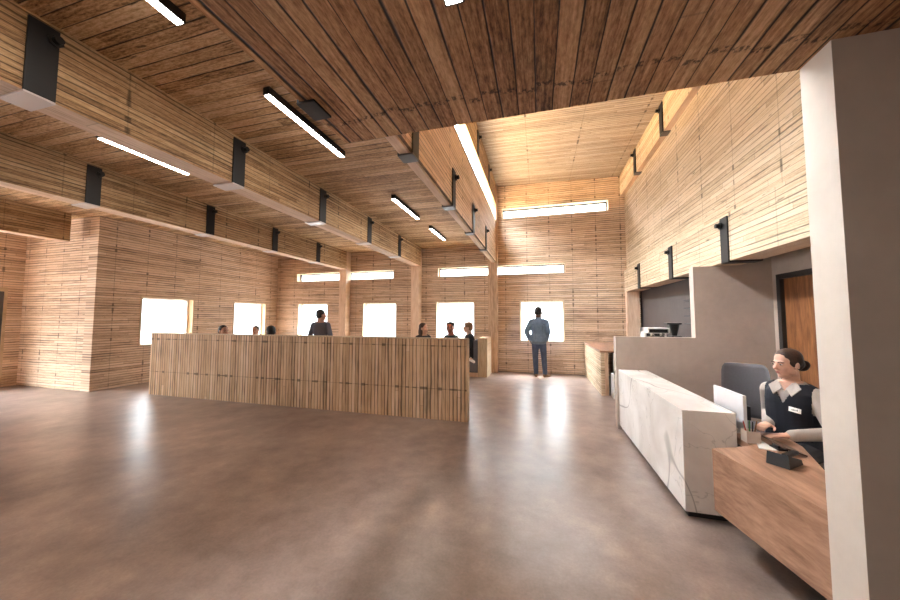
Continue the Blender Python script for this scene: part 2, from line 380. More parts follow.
# doors
d = MB().box(2.93, 2.97, DOORY[0]+.06, DOORY[1]-.06, .01, 2.04).build('door_1', m_door, kind='structure')
MB().box(2.885, 3.1, DOORY[0], DOORY[0]+.06, 0, 2.10).box(2.885, 3.1, DOORY[1]-.06, DOORY[1], 0, 2.10).box(2.885, 3.1, DOORY[0], DOORY[1], 2.04, 2.10).build('door_frame', m_fblk, d)
MB().tube((2.93,4.17,1.02),(2.88,4.17,1.02),.012).tube((2.885,4.17,1.02),(2.885,4.30,1.02),.010).box(2.922,2.931,4.145,4.195,.95,1.09).build('door_handle', m_chrome, d)
d = MB().box(-11.65, -11.61, LDOOR[0]+.05, LDOOR[1]-.012, .01, 2.15).build('door_2', m_frame, kind='structure')
MB().box(-11.75, -11.585, LDOOR[1]-.012, LDOOR[1]+.03, 0, 2.23).box(-11.75, -11.585, LDOOR[0]-.03, LDOOR[0]+.06, 0, 2.23).box(-11.75, -11.585, LDOOR[0], LDOOR[1], 2.14, 2.23).build('door_frame', m_trim, d)

# windows: lining, dark sash, pane
def window(n, axis, at, sgn, a0, a1, z0, z1, sash, lining=.035, mull=(), dep=.16):
    P = (lambda mb, A0, A1, D0, D1, Z0, Z1: mb.box(A0, A1, min(at+sgn*D0, at+sgn*D1), max(at+sgn*D0, at+sgn*D1), Z0, Z1)) if axis == 'X' else \
        (lambda mb, A0, A1, D0, D1, Z0, Z1: mb.box(min(at+sgn*D0, at+sgn*D1), max(at+sgn*D0, at+sgn*D1), A0, A1, Z0, Z1))
    o = MB(); k = lining
    for (A0, A1, Z0, Z1) in ((a0, a0+k, z0, z1), (a1-k, a1, z0, z1), (a0+k, a1-k, z0, z0+k), (a0+k, a1-k, z1-k, z1)): P(o, A0, A1, -.012, min(WT, dep+.12), Z0, Z1)
    w = o.build('window_%d' % n, m_trim, kind='structure')
    f = MB(); e = .03 if dep > 0 else .012
    for (A0, A1, Z0, Z1) in ((a0+k, a0+k+e, z0+k, z1-k), (a1-k-e, a1-k, z0+k, z1-k), (a0+k, a1-k, z0+k, z0+k+e*.5), (a0+k, a1-k, z1-k-e, z1-k)): P(f, A0, A1, dep, dep+.06, Z0, Z1)
    for q in mull: P(f, q-.02, q+.02, dep, dep+.06, z0+k, z1-k)
    f.build('window_frame', sash, w)
    g = MB(); P(g, a0+k, a1-k, dep+.025, dep+.035, z0+k, z1-k); g.build('pane', m_glass, w)
    # daylight portal in the opening
    L = bpy.data.lights.new('daylight_portal', 'AREA'); L.shape = 'RECTANGLE'; L.size = a1-a0-.08; L.size_y = z1-z0-.08; L.cycles.is_portal = True
    lo = bpy.data.objects.new('daylight_portal', L); COL.objects.link(lo)
    c, zc, dd = (a0+a1)/2, (z0+z1)/2, at+sgn*(dep+.08)
    lo.location = (c, dd, zc) if axis == 'X' else (dd, c, zc)
    dirv = Vector((0, -sgn, 0)) if axis == 'X' else Vector((-sgn, 0, 0))
    lo.rotation_euler = dirv.to_track_quat('-Z', 'Y').to_euler()
    if axis == 'Y': lo.rotation_euler = dirv.to_track_quat('-Z', 'Z').to_euler()
n = 0
for x in W0: n += 1; window(n, 'X', FY, 1, x, x+WW, ZB, ZT, m_white)
for y0, y1, _, _ in left_holes: n += 1; window(n, 'Y', XL, -1, y0, y1, ZB, ZT, m_white)
n += 1; window(n, 'X', FY, 1, -8.27, -4.50, SB, ST, m_frame, .02, (-6.2,))
n += 1; window(n, 'X', FY, 1, -3.03, .76, SB, ST, m_frame, .02, (-1.27,))
n += 1; window(n, 'X', FY, 1, -1.03, 1.91, 4.50, 4.83, m_frame, .02)
n += 1; window(n, 'Y', -1.168, -1, 1.85, 9.25, 4.37, 4.87, m_trim, .008, (), -.015)
n += 1; window(n, 'Y', -11.6, -1, -2.6, 3.15, .15, 3.0, m_frame, .05, (-1.2, .25, 1.7))

# slatted partition
struct(MB().box(-7.67, -1.05, 4.79, 4.90, 0, 1.225), 'partition_wall', m_part)
struct(MB().box(-7.68, -1.04, 4.78, 4.91, 1.225, 1.243).box(-1.05, -1.035, 4.785, 4.905, 0, 1.225), 'trim_partition', m_trim)

# ------------------------------------------------------------------ brackets
def make_bracket(label, loc, w=.26, sgn=1, knob=1, h=.55, plate=m_steel):
    """strap beam shoe; origin at the bottom edge of the visible beam face; sgn 1: that face looks to +x"""
    t = thing('beam_bracket', label, 'bracket', loc, 0, 'black steel beam brackets')
    a, b = sorted((sgn*.018, -sgn*(w+.018)))
    MB().box(a, b, -.08, .08, -.018, -.001, bev=.003).build('plate', plate, t)
    a, b = sorted((sgn*.002, sgn*.018)); MB().box(a, b, -.08, .08, -.001, h, bev=.003).build('strap', m_black, t)
    a, b = sorted((-sgn*(w+.018), -sgn*(w+.002))); MB().box(a, b, -.08, .08, -.001, h, bev=.003).build('strap', m_black, t)
    y = knob*.055; z = h-.09
    MB().tube((sgn*.018, y, z), (sgn*.035, y, z), .045, n=6).tube((sgn*.035, y, z), (sgn*.075, y, z), .028).build('bolt', m_black, t)
    return t
ORD = ['nearest', 'second nearest', 'third nearest', 'fourth nearest', 'farthest']
br = make_bracket('black steel bracket on the second hall beam, nearest of five, wide pale underside', (-3.49, 1.385, BB), plate=m_plate)
for i, y in enumerate((2.997, 4.578, 6.14, 7.70)):
    dup(br, (-3.49, y, BB), 'black steel bracket on the second hall beam, %s of five' % ORD[i+1])
for i, y in enumerate((2.99, 4.69, 6.28, 7.86)):
    dup(br, (-6.10, y, BB), 'black steel bracket on the leftmost hall beam, %s of four' % (ORD[i] if i < 3 else 'farthest'))
bc = make_bracket('black steel bracket on the clerestory wall edge, nearest of four by the low ceiling', (-1.17, 2.92, BB), w=.13)
for i, y in enumerate((4.44, 5.93, 7.45)):
    dup(bc, (-1.17, y, BB), 'black steel bracket on the clerestory wall bottom edge, %s of four' % ['second nearest', 'third nearest', 'farthest'][i])
bu = make_bracket('black steel bracket on the upper clerestory beam, nearer of two', (-1.165, 6.41, 4.87), w=.085)
dup(bu, (-1.165, 7.95, 4.87), 'black steel bracket on the upper clerestory beam, farther of two')
rr = make_bracket('black steel bracket on the right ceiling edge beam, nearer of two', (2.19, 6.42, 4.87), w=.11, sgn=-1)
dup(rr, (2.19, 8.08, 4.87), 'black steel bracket on the right ceiling edge beam, farther of two')
rl = make_bracket('black steel bracket under the pale right wall, nearest of three, above the reception', (2.24, 4.69, 2.25), w=.31, sgn=-1, plate=m_black)
dup(rl, (2.24, 6.38, 2.25), 'black steel bracket under the pale right wall, middle of three, by the white jamb')
dup(rl, (2.24, 8.22, 2.25), 'black steel bracket under the pale right wall, farthest of three, by the far wall')
t = thing('beam_bracket', 'black steel plate wrapped under the low dark ceiling edge beside a strip light', 'bracket', (-1.21, 1.455, LOW), 0, 'black steel beam brackets')
MB().box(-.02, .09, -.075, .075, -.014, -.001, bev=.003).build('plate', m_black, t)
MB().box(-.018, -.002, -.075, .075, -.001, .55, bev=.003).build('strap', m_black, t)

# ------------------------------------------------------------------ linear lights
def strip(label, x, y0, y1, zc, w=.075, h=.075):
    t = thing('strip_light', label, 'ceiling light', (x, (y0+y1)/2, zc), 0, 'linear ceiling lights'); k = (y1-y0)/2
    MB().box(-w/2, w/2, -k, k, -h, -.002, bev=.003).build('housing', m_black, t)
    MB().box(-w/2+.008, w/2-.008, -k+.012, k-.012, -h-.006, -h+.004).build('diffuser', m_lamp, t)
    return t
strip('linear black ceiling light at the top left, cut by the photo edge', -2.47, .38, 1.63, CE)
strip('linear black ceiling light beside the low dark ceiling, largest in view', -2.47, 2.38, 3.63, CE)
strip('short linear black ceiling light, second farthest in the row towards the far wall', -2.47, 5.16, 6.40, CE)
strip('smallest linear ceiling light, nearest to the far wall', -2.45, 7.15, 8.35, CE)
strip('linear ceiling light half hidden behind the second hall beam at left', -4.985, 2.46, 3.48, CE)
strip('linear light on the low dark ceiling, only its end showing at the photo top', -.265, -.25, 1.03, LOW, .07, .06)

# ------------------------------------------------------------------ reception
t = thing('reception_counter', 'long white marble reception counter with grey veins and dark recessed base', 'counter', (1.255, 4.015, 0))
MB().box(-.178, .178, -1.045, 1.043, .06, .832, bev=.004).build('marble_body', m_marble, t)
MB().box(-.14, .17, -.99, 1.04, 0, .06).build('toe_kick', m_dark, t)

DK = .64
t = thing('reception_desk', 'low angled oak desk with deep front panel in front of the marble counter', 'desk', (1.4, 2.5, 0))
poly = [(1.16,2.716),(1.455,2.845),(1.455,3.16),(1.83,3.22),(1.80,2.93),(1.635,2.489),(1.50,1.83),(1.335,1.83)]
L = lambda P: [(x-1.4, y-2.5) for x, y in P]
MB().prism(L(poly), DK-.045, DK).build('desktop', m_desk, t)
dx, dy = 1.335-1.16, 1.83-2.716; q = math.hypot(dx, dy); nx, ny = -dy/q*.03, dx/q*.03
MB().prism(L([(1.16,2.716),(1.335,1.83),(1.335+nx,1.83+ny),(1.16+nx,2.716+ny)]), .225, DK-.045).build('front_panel', m_desk, t)
MB().prism(L([(1.16+nx,2.716+ny),(1.455,2.83),(1.445,2.80),(1.16+nx*2,2.69)]), .225, DK-.045).build('end_panel', m_desk, t)
MB().prism(L([(1.47,2.74),(1.56,2.2),(1.60,2.2),(1.54,2.76)]), 0, DK-.045).build('pedestal', m_dark, t)

t = thing('monitor', 'thin silver monitor seen from its shiny back behind the marble counter', 'monitor', (1.50, 3.20, DK))
MB().box(-.012, .012, -.215, .215, .05, .325, bev=.006).build('shell', m_silver, t)
MB().box(.0121, .014, -.2, .2, .065, .31).build('screen', m_blackpl, t)
MB().box(-.01, .02, -.03, .03, .008, .2).box(-.02, .13, -.08, .08, .001, .01).build('stand', m_silver, t)

# office chair behind the counter
def office_chair(label, loc, rz, high=.60, arms=True):
    t = thing('office_chair', label, 'chair', loc, rz)
    # local: sitter looks to +y, back at -y
    mb = MB(); vs = []; N, Mh = 12, 14
    for side in (0, 1):
        for j in range(Mh+1):
            v = j/Mh; z = .50 + high*v
            hw = .215*(1-.12*v) * (1 if v < .86 else math.sqrt(max(0.0, 1-((v-.86)/.17)**2))*.35+.65)
            for i in range(N+1):
                u = i/N*2-1
                y = -.235 - .05*v + .045*(u*u) - (.045*(1-u**6) if side else 0) + .02*math.sin(v*PI)
                vs.append((hw*u, y, z))
    K = (N+1)*(Mh+1); fs = []
    for j in range(Mh):
        for i in range(N):
            a = j*(N+1)+i; fs.append((a, a+1, a+N+2, a+N+1)); fs.append((K+a+N+1, K+a+N+2, K+a+1, K+a))
    for j in range(Mh):
        a = j*(N+1); b = a+N; fs.append((a, a+N+1, K+a+N+1, K+a)); fs.append((b+N+1, b, K+b, K+b+N+1))
    for i in range(N): fs.append((i+1, i, K+i, K+i+1)); a = Mh*(N+1)+i; fs.append((a, a+1, K+a+1, K+a))
    mb.add(vs, fs, 0, True); mb.build('backrest', m_chair, t)
    MB().box(-.235, .235, -.23, .24, .41, .475, bev=.025).build('seat', m_chair, t)
    MB().tube((0,0,.10),(0,0,.41),.028).box(-.1,.1,-.1,.1,.395,.412).box(-.03,.03,-.30,-.2,.40,.62).build('column', m_blackpl, t)
    for k in range(5):
        a = 2*PI*k/5+.3; l = MB().tube((0,0,.10),(.27*math.cos(a),.27*math.sin(a),.07),.022,.014)
        l.build('base_leg', m_blackpl, t)
        MB().tube((.27*math.cos(a)-.02*math.sin(a),.27*math.sin(a)+.02*math.cos(a),.028),(.27*math.cos(a)+.02*math.sin(a),.27*math.sin(a)-.02*math.cos(a),.028),.028).build('caster', m_blackpl, t)
    if arms:
        for s in (-1, 1): MB().box(s*.26-.025, s*.26+.025, -.12, .12, .575, .60, bev=.01).box(s*.26-.012, s*.26+.012, -.03, .03, .42, .58).box(min(s*.2,s*.27), max(s*.2,s*.27), -.03, .03, .40, .42).build('armrest', m_blackpl, t)
    return t
office_chair('empty grey office chair with tall rounded back behind the marble counter', (2.05, 4.0, 0), PI-.35, .56, False)
office_chair('charcoal office chair with black armrest under the seated receptionist', (2.12, 3.33, 0), 2.05, .38)

# desk objects
o = thing('desk_phone', 'black wedge shaped desk phone with sloping top on the oak desk', 'phone', (1.475, 2.555, DK), 2.25)
MB().add([(-.055,-.085,.001),(.055,-.085,.001),(.055,.085,.001),(-.055,.085,.001),(-.05,-.08,.03),(.05,-.08,.03),(.05,.08,.078),(-.05,.08,.078)],
         [(3,2,1,0),(4,5,6,7),(0,1,5,4),(1,2,6,5),(2,3,7,6),(3,0,4,7)]).build('body', m_blackpl, o)
MB().box(-.046, -.012, -.072, .07, .06, .082, bev=.008).build('handset', m_blackpl, o)
o = thing('tablet', 'thin brown faced tablet propped behind the black phone', 'tablet', (1.685, 2.83, DK), PI/2)
c, s_ = math.cos(.32), math.sin(.32)
MB().add([(x, y*c - z*s_, y*s_ + z*c + .004) for z in (0, .01) for (x, y) in ((-.125,0),(.125,0),(.125,.115),(-.125,.115))], [(3,2,1,0),(4,5,6,7),(0,1,5,4),(1,2,6,5),(2,3,7,6),(3,0,4,7)]).build('screen', m_screen, o)
MB().box(-.04, .04, .05, .11, .001, .012).box(-.03,.03,.088,.1,.01,.03).build('foot', m_blackpl, o)
o = thing('pen_cup', 'small beige square pen cup at the end of the marble counter', 'pen cup', (1.50, 2.935, DK))
MB().box(-.042,.042,-.038,.038,.001,.006).box(-.042,-.038,-.038,.038,.006,.085).box(.038,.042,-.038,.038,.006,.085).box(-.038,.038,-.038,-.034,.006,.085).box(-.038,.038,.034,.038,.006,.085).build('cup', m_beige, o)
pens = [('red pen leaning left in the beige cup', srgb(150,50,44), -.02, .0, -.02), ('green pen upright in the beige cup', srgb(70,120,70), .0, .015, .005), ('black pen in the middle of the beige cup', srgb(34,32,34), .008, -.015, .0), ('brown pencil leaning right in the beige cup', srgb(140,96,60), .025, .01, .02)]
for lab, c, ox, oy, lean in pens:
    p = MB().tube((1.50+ox*.7, 2.935+oy*.7, DK+.007), (1.50+ox+lean, 2.935+oy, DK+.14), .0045, n=8).tube((1.50+ox+lean, 2.935+oy, DK+.14), (1.50+ox+lean*1.1, 2.935+oy, DK+.152), .0045, .002, n=8).build('pen', plain('pen_colour', c, .4))
    tag(p, lab, 'pen', 'pens in the cup')
o = MB().prism([(1.475,2.80),(1.575,2.78),(1.585,2.98),(1.55,2.98)], DK+.001, DK+.006).build('paper_sheets', m_paper)
tag(o, 'white paper sheets on the oak desk beside the pen cup', 'papers')

# ------------------------------------------------------------------ kitchen side
t = thing('bar_cabinet', 'timber clad bar cabinet with wood top near the far wall', 'cabinet', (1.6, 8.3, 0))
MB().box(-.40, -.33, -1.18, 1.20, 0, .862).build('front', lath('cabinet_laths', 'Y', 'Z', .05, 1.3, PALEST, jper=.8, gapw=.12, off=11), t)
MB().box(-.42, .35, -1.20, 1.22, .862, .90, bev=.003).build('worktop', m_top, t)
MB().box(-.33, -.255, -1.14, -1.10, 0, .862).build('end_panel', m_post, t)
MB().box(.28, .32, -1.1, 1.15, 0, .862).build('rear_panel', m_white, t)
t = thing('shelf_unit', 'white open shelf unit holding dark boxes beside the bar cabinet', 'shelf', (1.48, 7.02, 0))
MB().box(-.10, -.085, -.13, .13, 0, .46).build('side_panel', m_white, t); MB().box(.20, .215, -.13, .13, 0, .46).build('side_panel', m_white, t)
for z in (.05, .25, .445): MB().box(-.10, .215, -.13, .13, z, z+.018).build('shelf', m_white, t)
for z, lab, c in ((.068, 'dark grey box on the lower shelf of the white unit', (50,48,52)), (.268, 'pale box on the middle shelf of the white unit', (190,186,180))):
    o = MB().box(1.43, 1.60, 6.93, 7.10, z+.001, z+.15, bev=.004).build('storage_box', plain('box', srgb(*c), .6)); tag(o, lab, 'box', 'boxes in the shelf unit')
o = MB().box(1.42, 1.62, 6.92, 7.06, .466, .86, bev=.01).build('water_filter', m_white); tag(o, 'tall white canister standing on the white shelf unit', 'canister')
o = MB().tube((1.405,6.915,.464),(1.405,6.915,.53),.018).build('black_jar', m_blackpl); tag(o, 'small black jar on the edge of the white shelf unit', 'jar')

t = thing('kitchen_counter', 'kitchen back counter along the grey wall under the coffee machine', 'counter', (2.33, 7.6, 0))
MB().box(-.28, .28, -1.6, 1.6, 0, .90).build('body', m_white, t); MB().box(-.30, .285, -1.62, 1.62, .90, .94).build('worktop', m_top, t)
t = thing('coffee_machine', 'white espresso machine with black front on the kitchen counter', 'coffee machine', (2.26, 7.35, .94))
MB().box(-.21, .19, -.2, .25, .001, .08, bev=.01).box(-.21, .19, -.02, .25, .08, .42, bev=.015).box(-.21, .19, -.2, .25, .32, .425, bev=.02).build('body', m_white, t)
MB().box(-.17, .15, -.206, -.198, .33, .40).build('control_panel', m_blackpl, t); MB().box(-.17, .15, -.028, -.018, .10, .31).build('front_panel', m_blackpl, t)
for x in (-.09, .07): MB().tube((x,-.1,.32),(x,-.1,.27),.035).tube((x,-.12,.285),(x,-.24,.28),.012).build('group_head', m_chrome, t)
t = thing('coffee_grinder', 'black coffee grinder with tall hopper right of the espresso machine', 'coffee grinder', (2.37, 6.72, .94))
MB().box(-.08, .07, -.12, .1, .001, .30, bev=.015).box(-.05,.05,-.16,-.1,.22,.29,bev=.01).build('body', m_blackpl, t)
MB().tube((0,0,.30),(0,0,.50),.04,.085).box(-.14,.09,-.09,.09,.50,.53,bev=.01).build('hopper', m_blackpl, t)
t = thing('wall_rack', 'narrow black rack with short shelves behind the white jamb in the kitchen', 'rack', (2.5, 6.1, 0))
MB().box(-.05, .10, -.10, .17, .941, 2.2).build('upright', m_blackpl, t)
for z in (1.45, 1.58, 1.71, 1.84): MB().box(-.12, -.05, -.10, .22, z, z+.02).build('shelf', m_blackpl, t)

# ------------------------------------------------------------------ booth and fixed seats behind the partition
t = thing('booth_bench', 'grey upholstered bench with a plain timber end beside the clerestory post', 'bench', (-1.75, 8.85, 0))
MB().box(.19, .44, -.37, .41, 0, 1.02).build('timber_back', m_trim, t)
MB().box(.07, .188, -.38, .40, .47, .97, bev=.02).build('back_cushion', m_greyfab, t)
MB().box(-.60, .188, -.38, .40, .11, .47, bev=.015).build('seat_cushion', m_greyfab, t)
MB().box(-.58, .188, -.37, .40, 0, .11).build('plinth', m_post, t)
struct(MB().box(-7.75, -5.5, 5.75, 6.25, 0, .45, bev=.01), 'hidden_seat_1', m_post)  # unseen benches from here on, added to carry the seated figures
struct(MB().box(-8.9, -6.9, 7.35, 7.85, 0, .45, bev=.01), 'hidden_seat_2', m_post)
struct(MB().box(-3.3, -2.55, 7.75, 8.25, 0, .45, bev=.01), 'hidden_seat_3', m_post)
struct(MB().box(-2.35, -1.85, 7.45, 7.9, 0, .50, bev=.01), 'hidden_seat_4', m_post)

# ------------------------------------------------------------------ people
def fuse(name, mb, mats, parent, voxel, smooth=3, cut=None, thick=0.0, face_mat=None):
    """one continuous surface from overlapping shapes (world coordinates, stored relative to the parent)"""
    me = bpy.data.meshes.new('tmp'); me.from_pydata(mb.v, [], mb.f); me.update()
    o = bpy.data.objects.new('tmp', me); COL.objects.link(o)
    bm = bmesh.new(); bm.from_mesh(me); bmesh.ops.recalc_face_normals(bm, faces=bm.faces); bm.to_mesh(me); bm.free()
    r = o.modifiers.new('r', 'REMESH'); r.mode = 'VOXEL'; r.voxel_size = voxel
    if smooth: q = o.modifiers.new('s', 'SMOOTH'); q.factor = .5; q.iterations = smooth
    dg = bpy.context.evaluated_depsgraph_get()
    m2 = bpy.data.meshes.new_from_object(o.evaluated_get(dg)); bpy.data.objects.remove(o)
    bm = bmesh.new(); bm.from_mesh(m2)
    if cut:
        bmesh.ops.delete(bm, geom=[f for f in bm.faces if cut(f.calc_center_median())], context='FACES')
    off = Vector(parent.location) if parent else Vector()
    bmesh.ops.translate(bm, verts=bm.verts, vec=-off)
    for f in bm.faces: f.smooth = True
    bm.to_mesh(m2); bm.free(); m2.name = name
    for m in (mats if isinstance(mats, (list, tuple)) else [mats]): m2.materials.append(m)
    ob = bpy.data.objects.new(name, m2); COL.objects.link(ob); ob.parent = parent
    if thick:
        sd = ob.modifiers.new('cloth', 'SOLIDIFY'); sd.thickness = thick; sd.offset = -1
    return ob

class Fig:
    def __init__(s, label, base, facing, head_facing, h=1.75, wide=1.0, seat=None, lean=0.0, tilt=0.0, nod=0.0, voxel=.012, skin=(196,150,126), hk=1.2, nk=1.0):
        s.k = h/1.75; s.base = Vector(base); s.hk = hk; s.nk = nk; a = facing; s.f = Vector((math.cos(a), math.sin(a), 0)); s.r = Vector((math.sin(a), -math.cos(a), 0)); s.wide = wide; s.vox = voxel
        s.t = thing('person', label, 'person', base)
        s.skin = plain('skin', srgb(*skin), .55, 12, .06)
        k = s.k; s.hipz = .92*k if seat is None else seat + .10*k
        s.lean = lean; s.seat = seat
        s.hc = s.T(0, .022, .695)
        b = head_facing; s.hf = Vector((math.cos(b)*math.cos(nod), math.sin(b)*math.cos(nod), math.sin(nod))); hr = Vector((math.sin(b), -math.cos(b), 0)); s.hu = hr.cross(s.hf)
        s.HR = Matrix((hr, s.hf, s.hu)).transposed()
        s.joint = {}
        for n, sx in (('l', -1), ('r', 1)):
            s.joint['sh'+n] = s.T(.165*wide*sx, -.005, .45)
            s.joint['el'+n] = s.T(.235*wide*sx, -.02, .215)
            s.joint['wr'+n] = s.T(.235*wide*sx, .06, -.035)
            s.joint['hip'+n] = s.P(.088*sx, 0, s.hipz-.01*k)
            if seat is None:
                s.joint['kn'+n] = s.P(.10*sx, .02*k, .50*k); s.joint['an'+n] = s.P(.105*sx, -.02*k, .095*k); s.joint['to'+n] = s.P(.125*sx, .15*k, .035)
            else:
                s.joint['kn'+n] = s.P(.11*sx, .42*k, seat+.075*k); s.joint['an'+n] = s.P(.11*sx, .40*k, .095*k); s.joint['to'+n] = s.P(.12*sx, .55*k, .035)
    def P(s, x, y, z): return s.base + s.r*x + s.f*y + Vector((0,0,z))
    def T(s, x, y, dz):
        """torso point, dz above the hips (metres at 1.75 m)"""
        k = s.k; c, n = math.cos(s.lean), math.sin(s.lean); y, dz = y*k, dz*k
        return s.P(x*k, y*c + dz*n, s.hipz + dz*c - y*n)
    def H(s, x, y, z): return s.hc + s.HR @ (Vector((x, y, z))*s.k*s.hk)
    def torso(s, mb, g=0.0, top=True, waist=1.0):
        k = s.k; w = s.wide
        R = [(-.10, .125, .10), (-.03, .165, .118), (.06, .163*waist, .118), (.16, .142*waist, .108), (.27, .15*waist, .112), (.38, .168*w, .118), (.455, .162*w, .102), (.505, .115*w, .085)]
        if top: R += [(.55, .078, .07)]
        mb.loft([(s.T(0, -.005, z), s.r*((a+g)*k), s.f*((b+g)*k)) for z, a, b in R])
    def arm(s, mb, n, g=0.0, stop=1.0):
        k = s.k; a, b, c = s.joint['sh'+n], s.joint['el'+n], s.joint['wr'+n]
        mb.cap(a, b, (.056+g)*k, (.043+g)*k); e = b + (c-b)*stop; mb.cap(b, e, (.043+g)*k, (.043+g - .013*stop + (.004 if g else 0))*k)
    def leg(s, mb, n, g=0.0, stop=1.0):
        k = s.k; a, b, c = (s.joint[q+n] for q in ('hip','kn','an'))
        mb.cap(a, b, (.088+g*.7)*k, (.056+g)*k); mb.cap(b, b+(c-b)*stop, (.056+g)*k, (.040+g*1.15)*k)
    def hand(s, mb, n, d=None, up=None, curl=.5):
        k = s.k; w = s.joint['wr'+n]; e = s.joint['el'+n]
        d = (Vector(d) if d else (w-e)).normalized(); up = Vector(up) if up else s.r*(1 if n == 'r' else -1)
        up = (up - d*up.dot(d)).normalized(); sd = d.cross(up)*(1 if n == 'l' else -1)   # towards the thumb
        c = w + d*.05*k
        M3 = Matrix((d, sd, up)).transposed()
        mb.ell(c, (.052*k, .040*k, .016*k), M3); mb.cap(w - d*.02*k, w + d*.02*k, .030*k, .026*k)
        for i, (q, L) in enumerate(((.029, .070), (.010, .078), (-.010, .072), (-.028, .056))):
            p = w + d*.085*k + sd*q*k; L *= k
            d1 = (d - up*curl*.5).normalized(); d2 = (d - up*curl*1.4).normalized()
            m = p + d1*L*.52; mb.cap(p - d*.02*k, m, .0098*k, .0088*k, 8); mb.cap(m, m + d2*L*.5, .0088*k, .0074*k, 8)
        p = w + d*.03*k + sd*.03*k; m = p + (d*.55 + sd*.75 - up*.2).normalized()*.042*k
        mb.cap(p, m, .0125*k, .0105*k, 8); mb.cap(m, m + (d*.9 + sd*.2 - up*.35).normalized()*.034*k, .0105*k, .0085*k, 8)
    def head(s, mb):
        k = s.k*s.hk; E = lambda c, r: mb.ell(s.H(*c), tuple(q*k for q in r), s.HR)
        E((0,-.012,.036), (.073,.093,.083)); E((0,.026,-.022), (.060,.066,.084)); E((0,.036,-.078), (.043,.046,.034)); E((0,.066,-.095), (.02,.02,.018))
        mb.cap(s.H(0,.088,.010), s.H(0,.108,-.024), .0075*k, .0125*k, 10); E((0,.094,-.030), (.017,.012,.009))
        E((0,.078,.022), (.046,.014,.010)); E((0,.084,-.056), (.021,.010,.006)); E((0,.082,-.067), (.018,.011,.006))
        for q in (-1, 1):
            E((q*.036,.056,-.028), (.024,.026,.024)); E((q*.074,-.006,-.010), (.010,.018,.030)); E((q*.046,.012,-.066), (.018,.03,.026))
        mb.cap(s.H(0,-.022,-.06), s.T(0,-.012,.50), .056*k*s.nk, .066*k*s.nk)
    def body(s, hands=('l','r'), hd={}, legs=True):
        mb = MB(); s.torso(mb); s.head(mb)
        for n in 'lr':
            s.arm(mb, n); mb.cap(s.T(0,-.02,.52), s.joint['sh'+n], .052*s.k, .046*s.k)
            s.leg(mb, n); a, t = s.joint['an'+n], s.joint['to'+n]
            mb.cap(a, t, .038*s.k, .030*s.k)
        for n in hands: s.hand(mb, n, **hd.get(n, {}))
        b = fuse('body', mb, s.skin, s.t, s.vox, 2); k = s.k
        return b
    def face(s, iris=(60,44,34), brow=(52,38,30), lip=(150,84,76)):
        k = s.k*s.hk
        for q in (-1, 1):
            mb = MB().ell(s.H(q*.030,.0835,.004)-s.t.location, (.0125*k,.008*k,.0055*k), s.HR, 12, 8, 0)
            mb.ell(s.H(q*.030,.0905,.004)-s.t.location, (.0062*k,.0022*k,.0055*k), s.HR, 10, 6, 1)
            mb.build('eye', [m_eyew, plain('iris', srgb(*iris), .2)], s.t)
            mb = MB(); 
            for i in range(5):
                u = i/4; mb.ell(s.H(q*(.016+.032*u), .0915-.012*u*u, .0215+.005*math.sin(u*PI))-s.t.location, (.0062*k,.004*k,.0032*k), s.HR, 8, 6)
            mb.build('eyebrow', plain('brow', srgb(*brow), .8), s.t)
        MB().ell(s.H(0,.0925,-.0565)-s.t.location, (.019*k,.005*k,.0042*k), s.HR).ell(s.H(0,.0905,-.0655)-s.t.location, (.016*k,.006*k,.0046*k), s.HR).build('lips', plain('lips', srgb(*lip), .5), s.t)
    def hair(s, prims, rgb, voxel=None):
        mb = MB(); k = s.k*s.hk
        for c, r in prims: mb.ell(s.H(*c), tuple(q*k for q in r), s.HR)
        t = NT('hair'); p = t.pos()[0]
        c0 = srgb(*rgb); col = t.ramp(t.noise(p, 90, 3, .6), [(.3, tuple(x*.65 for x in c0)), (.7, tuple(min(1, x*1.3) for x in c0))])
        return fuse('hair', mb, t.bsdf(col, .5, Specular_IOR_Level=.35), s.t, voxel or min(s.vox, .009), 1)
    def top(s, name, mat, g=.012, stop=.97, neck=.515, bottom=-.06, arms=True, waist=1.0, cut=None):
        mb = MB(); s.torso(mb, g, waist=waist)
        for n in 'lr': mb.cap(s.T(0,-.02,.52), s.joint['sh'+n], (.052+g)*s.k, (.046+g)*s.k)
        if arms:
            for n in 'lr': s.arm(mb, n, g, stop)
        ax = (s.T(0,0,1)-s.T(0,0,0)).normalized(); o = s.T(0,0,0); k = s.k
        def c(p):
            q = (p-o).dot(ax)/k; lat = abs((p-o).dot(s.r))/k
            return (q > neck and lat < .11) or (lat < .21 and q < bottom and s.seat is None and False) or (cut(p) if cut else False)
        return fuse(name, mb, mat, s.t, s.vox, 2, c, .005)
    def trousers(s, mat, g=.012, stop=.93):
        mb = MB(); k = s.k
        mb.loft([(s.T(0,-.005,z), s.r*((a+g)*k), s.f*((b+g)*k)) for z, a, b in ((-.10,.125,.10), (-.03,.165,.118), (.05,.163,.117))])
        for n in 'lr': s.leg(mb, n, g, stop)
        return fuse('trousers', mb, mat, s.t, s.vox, 2)
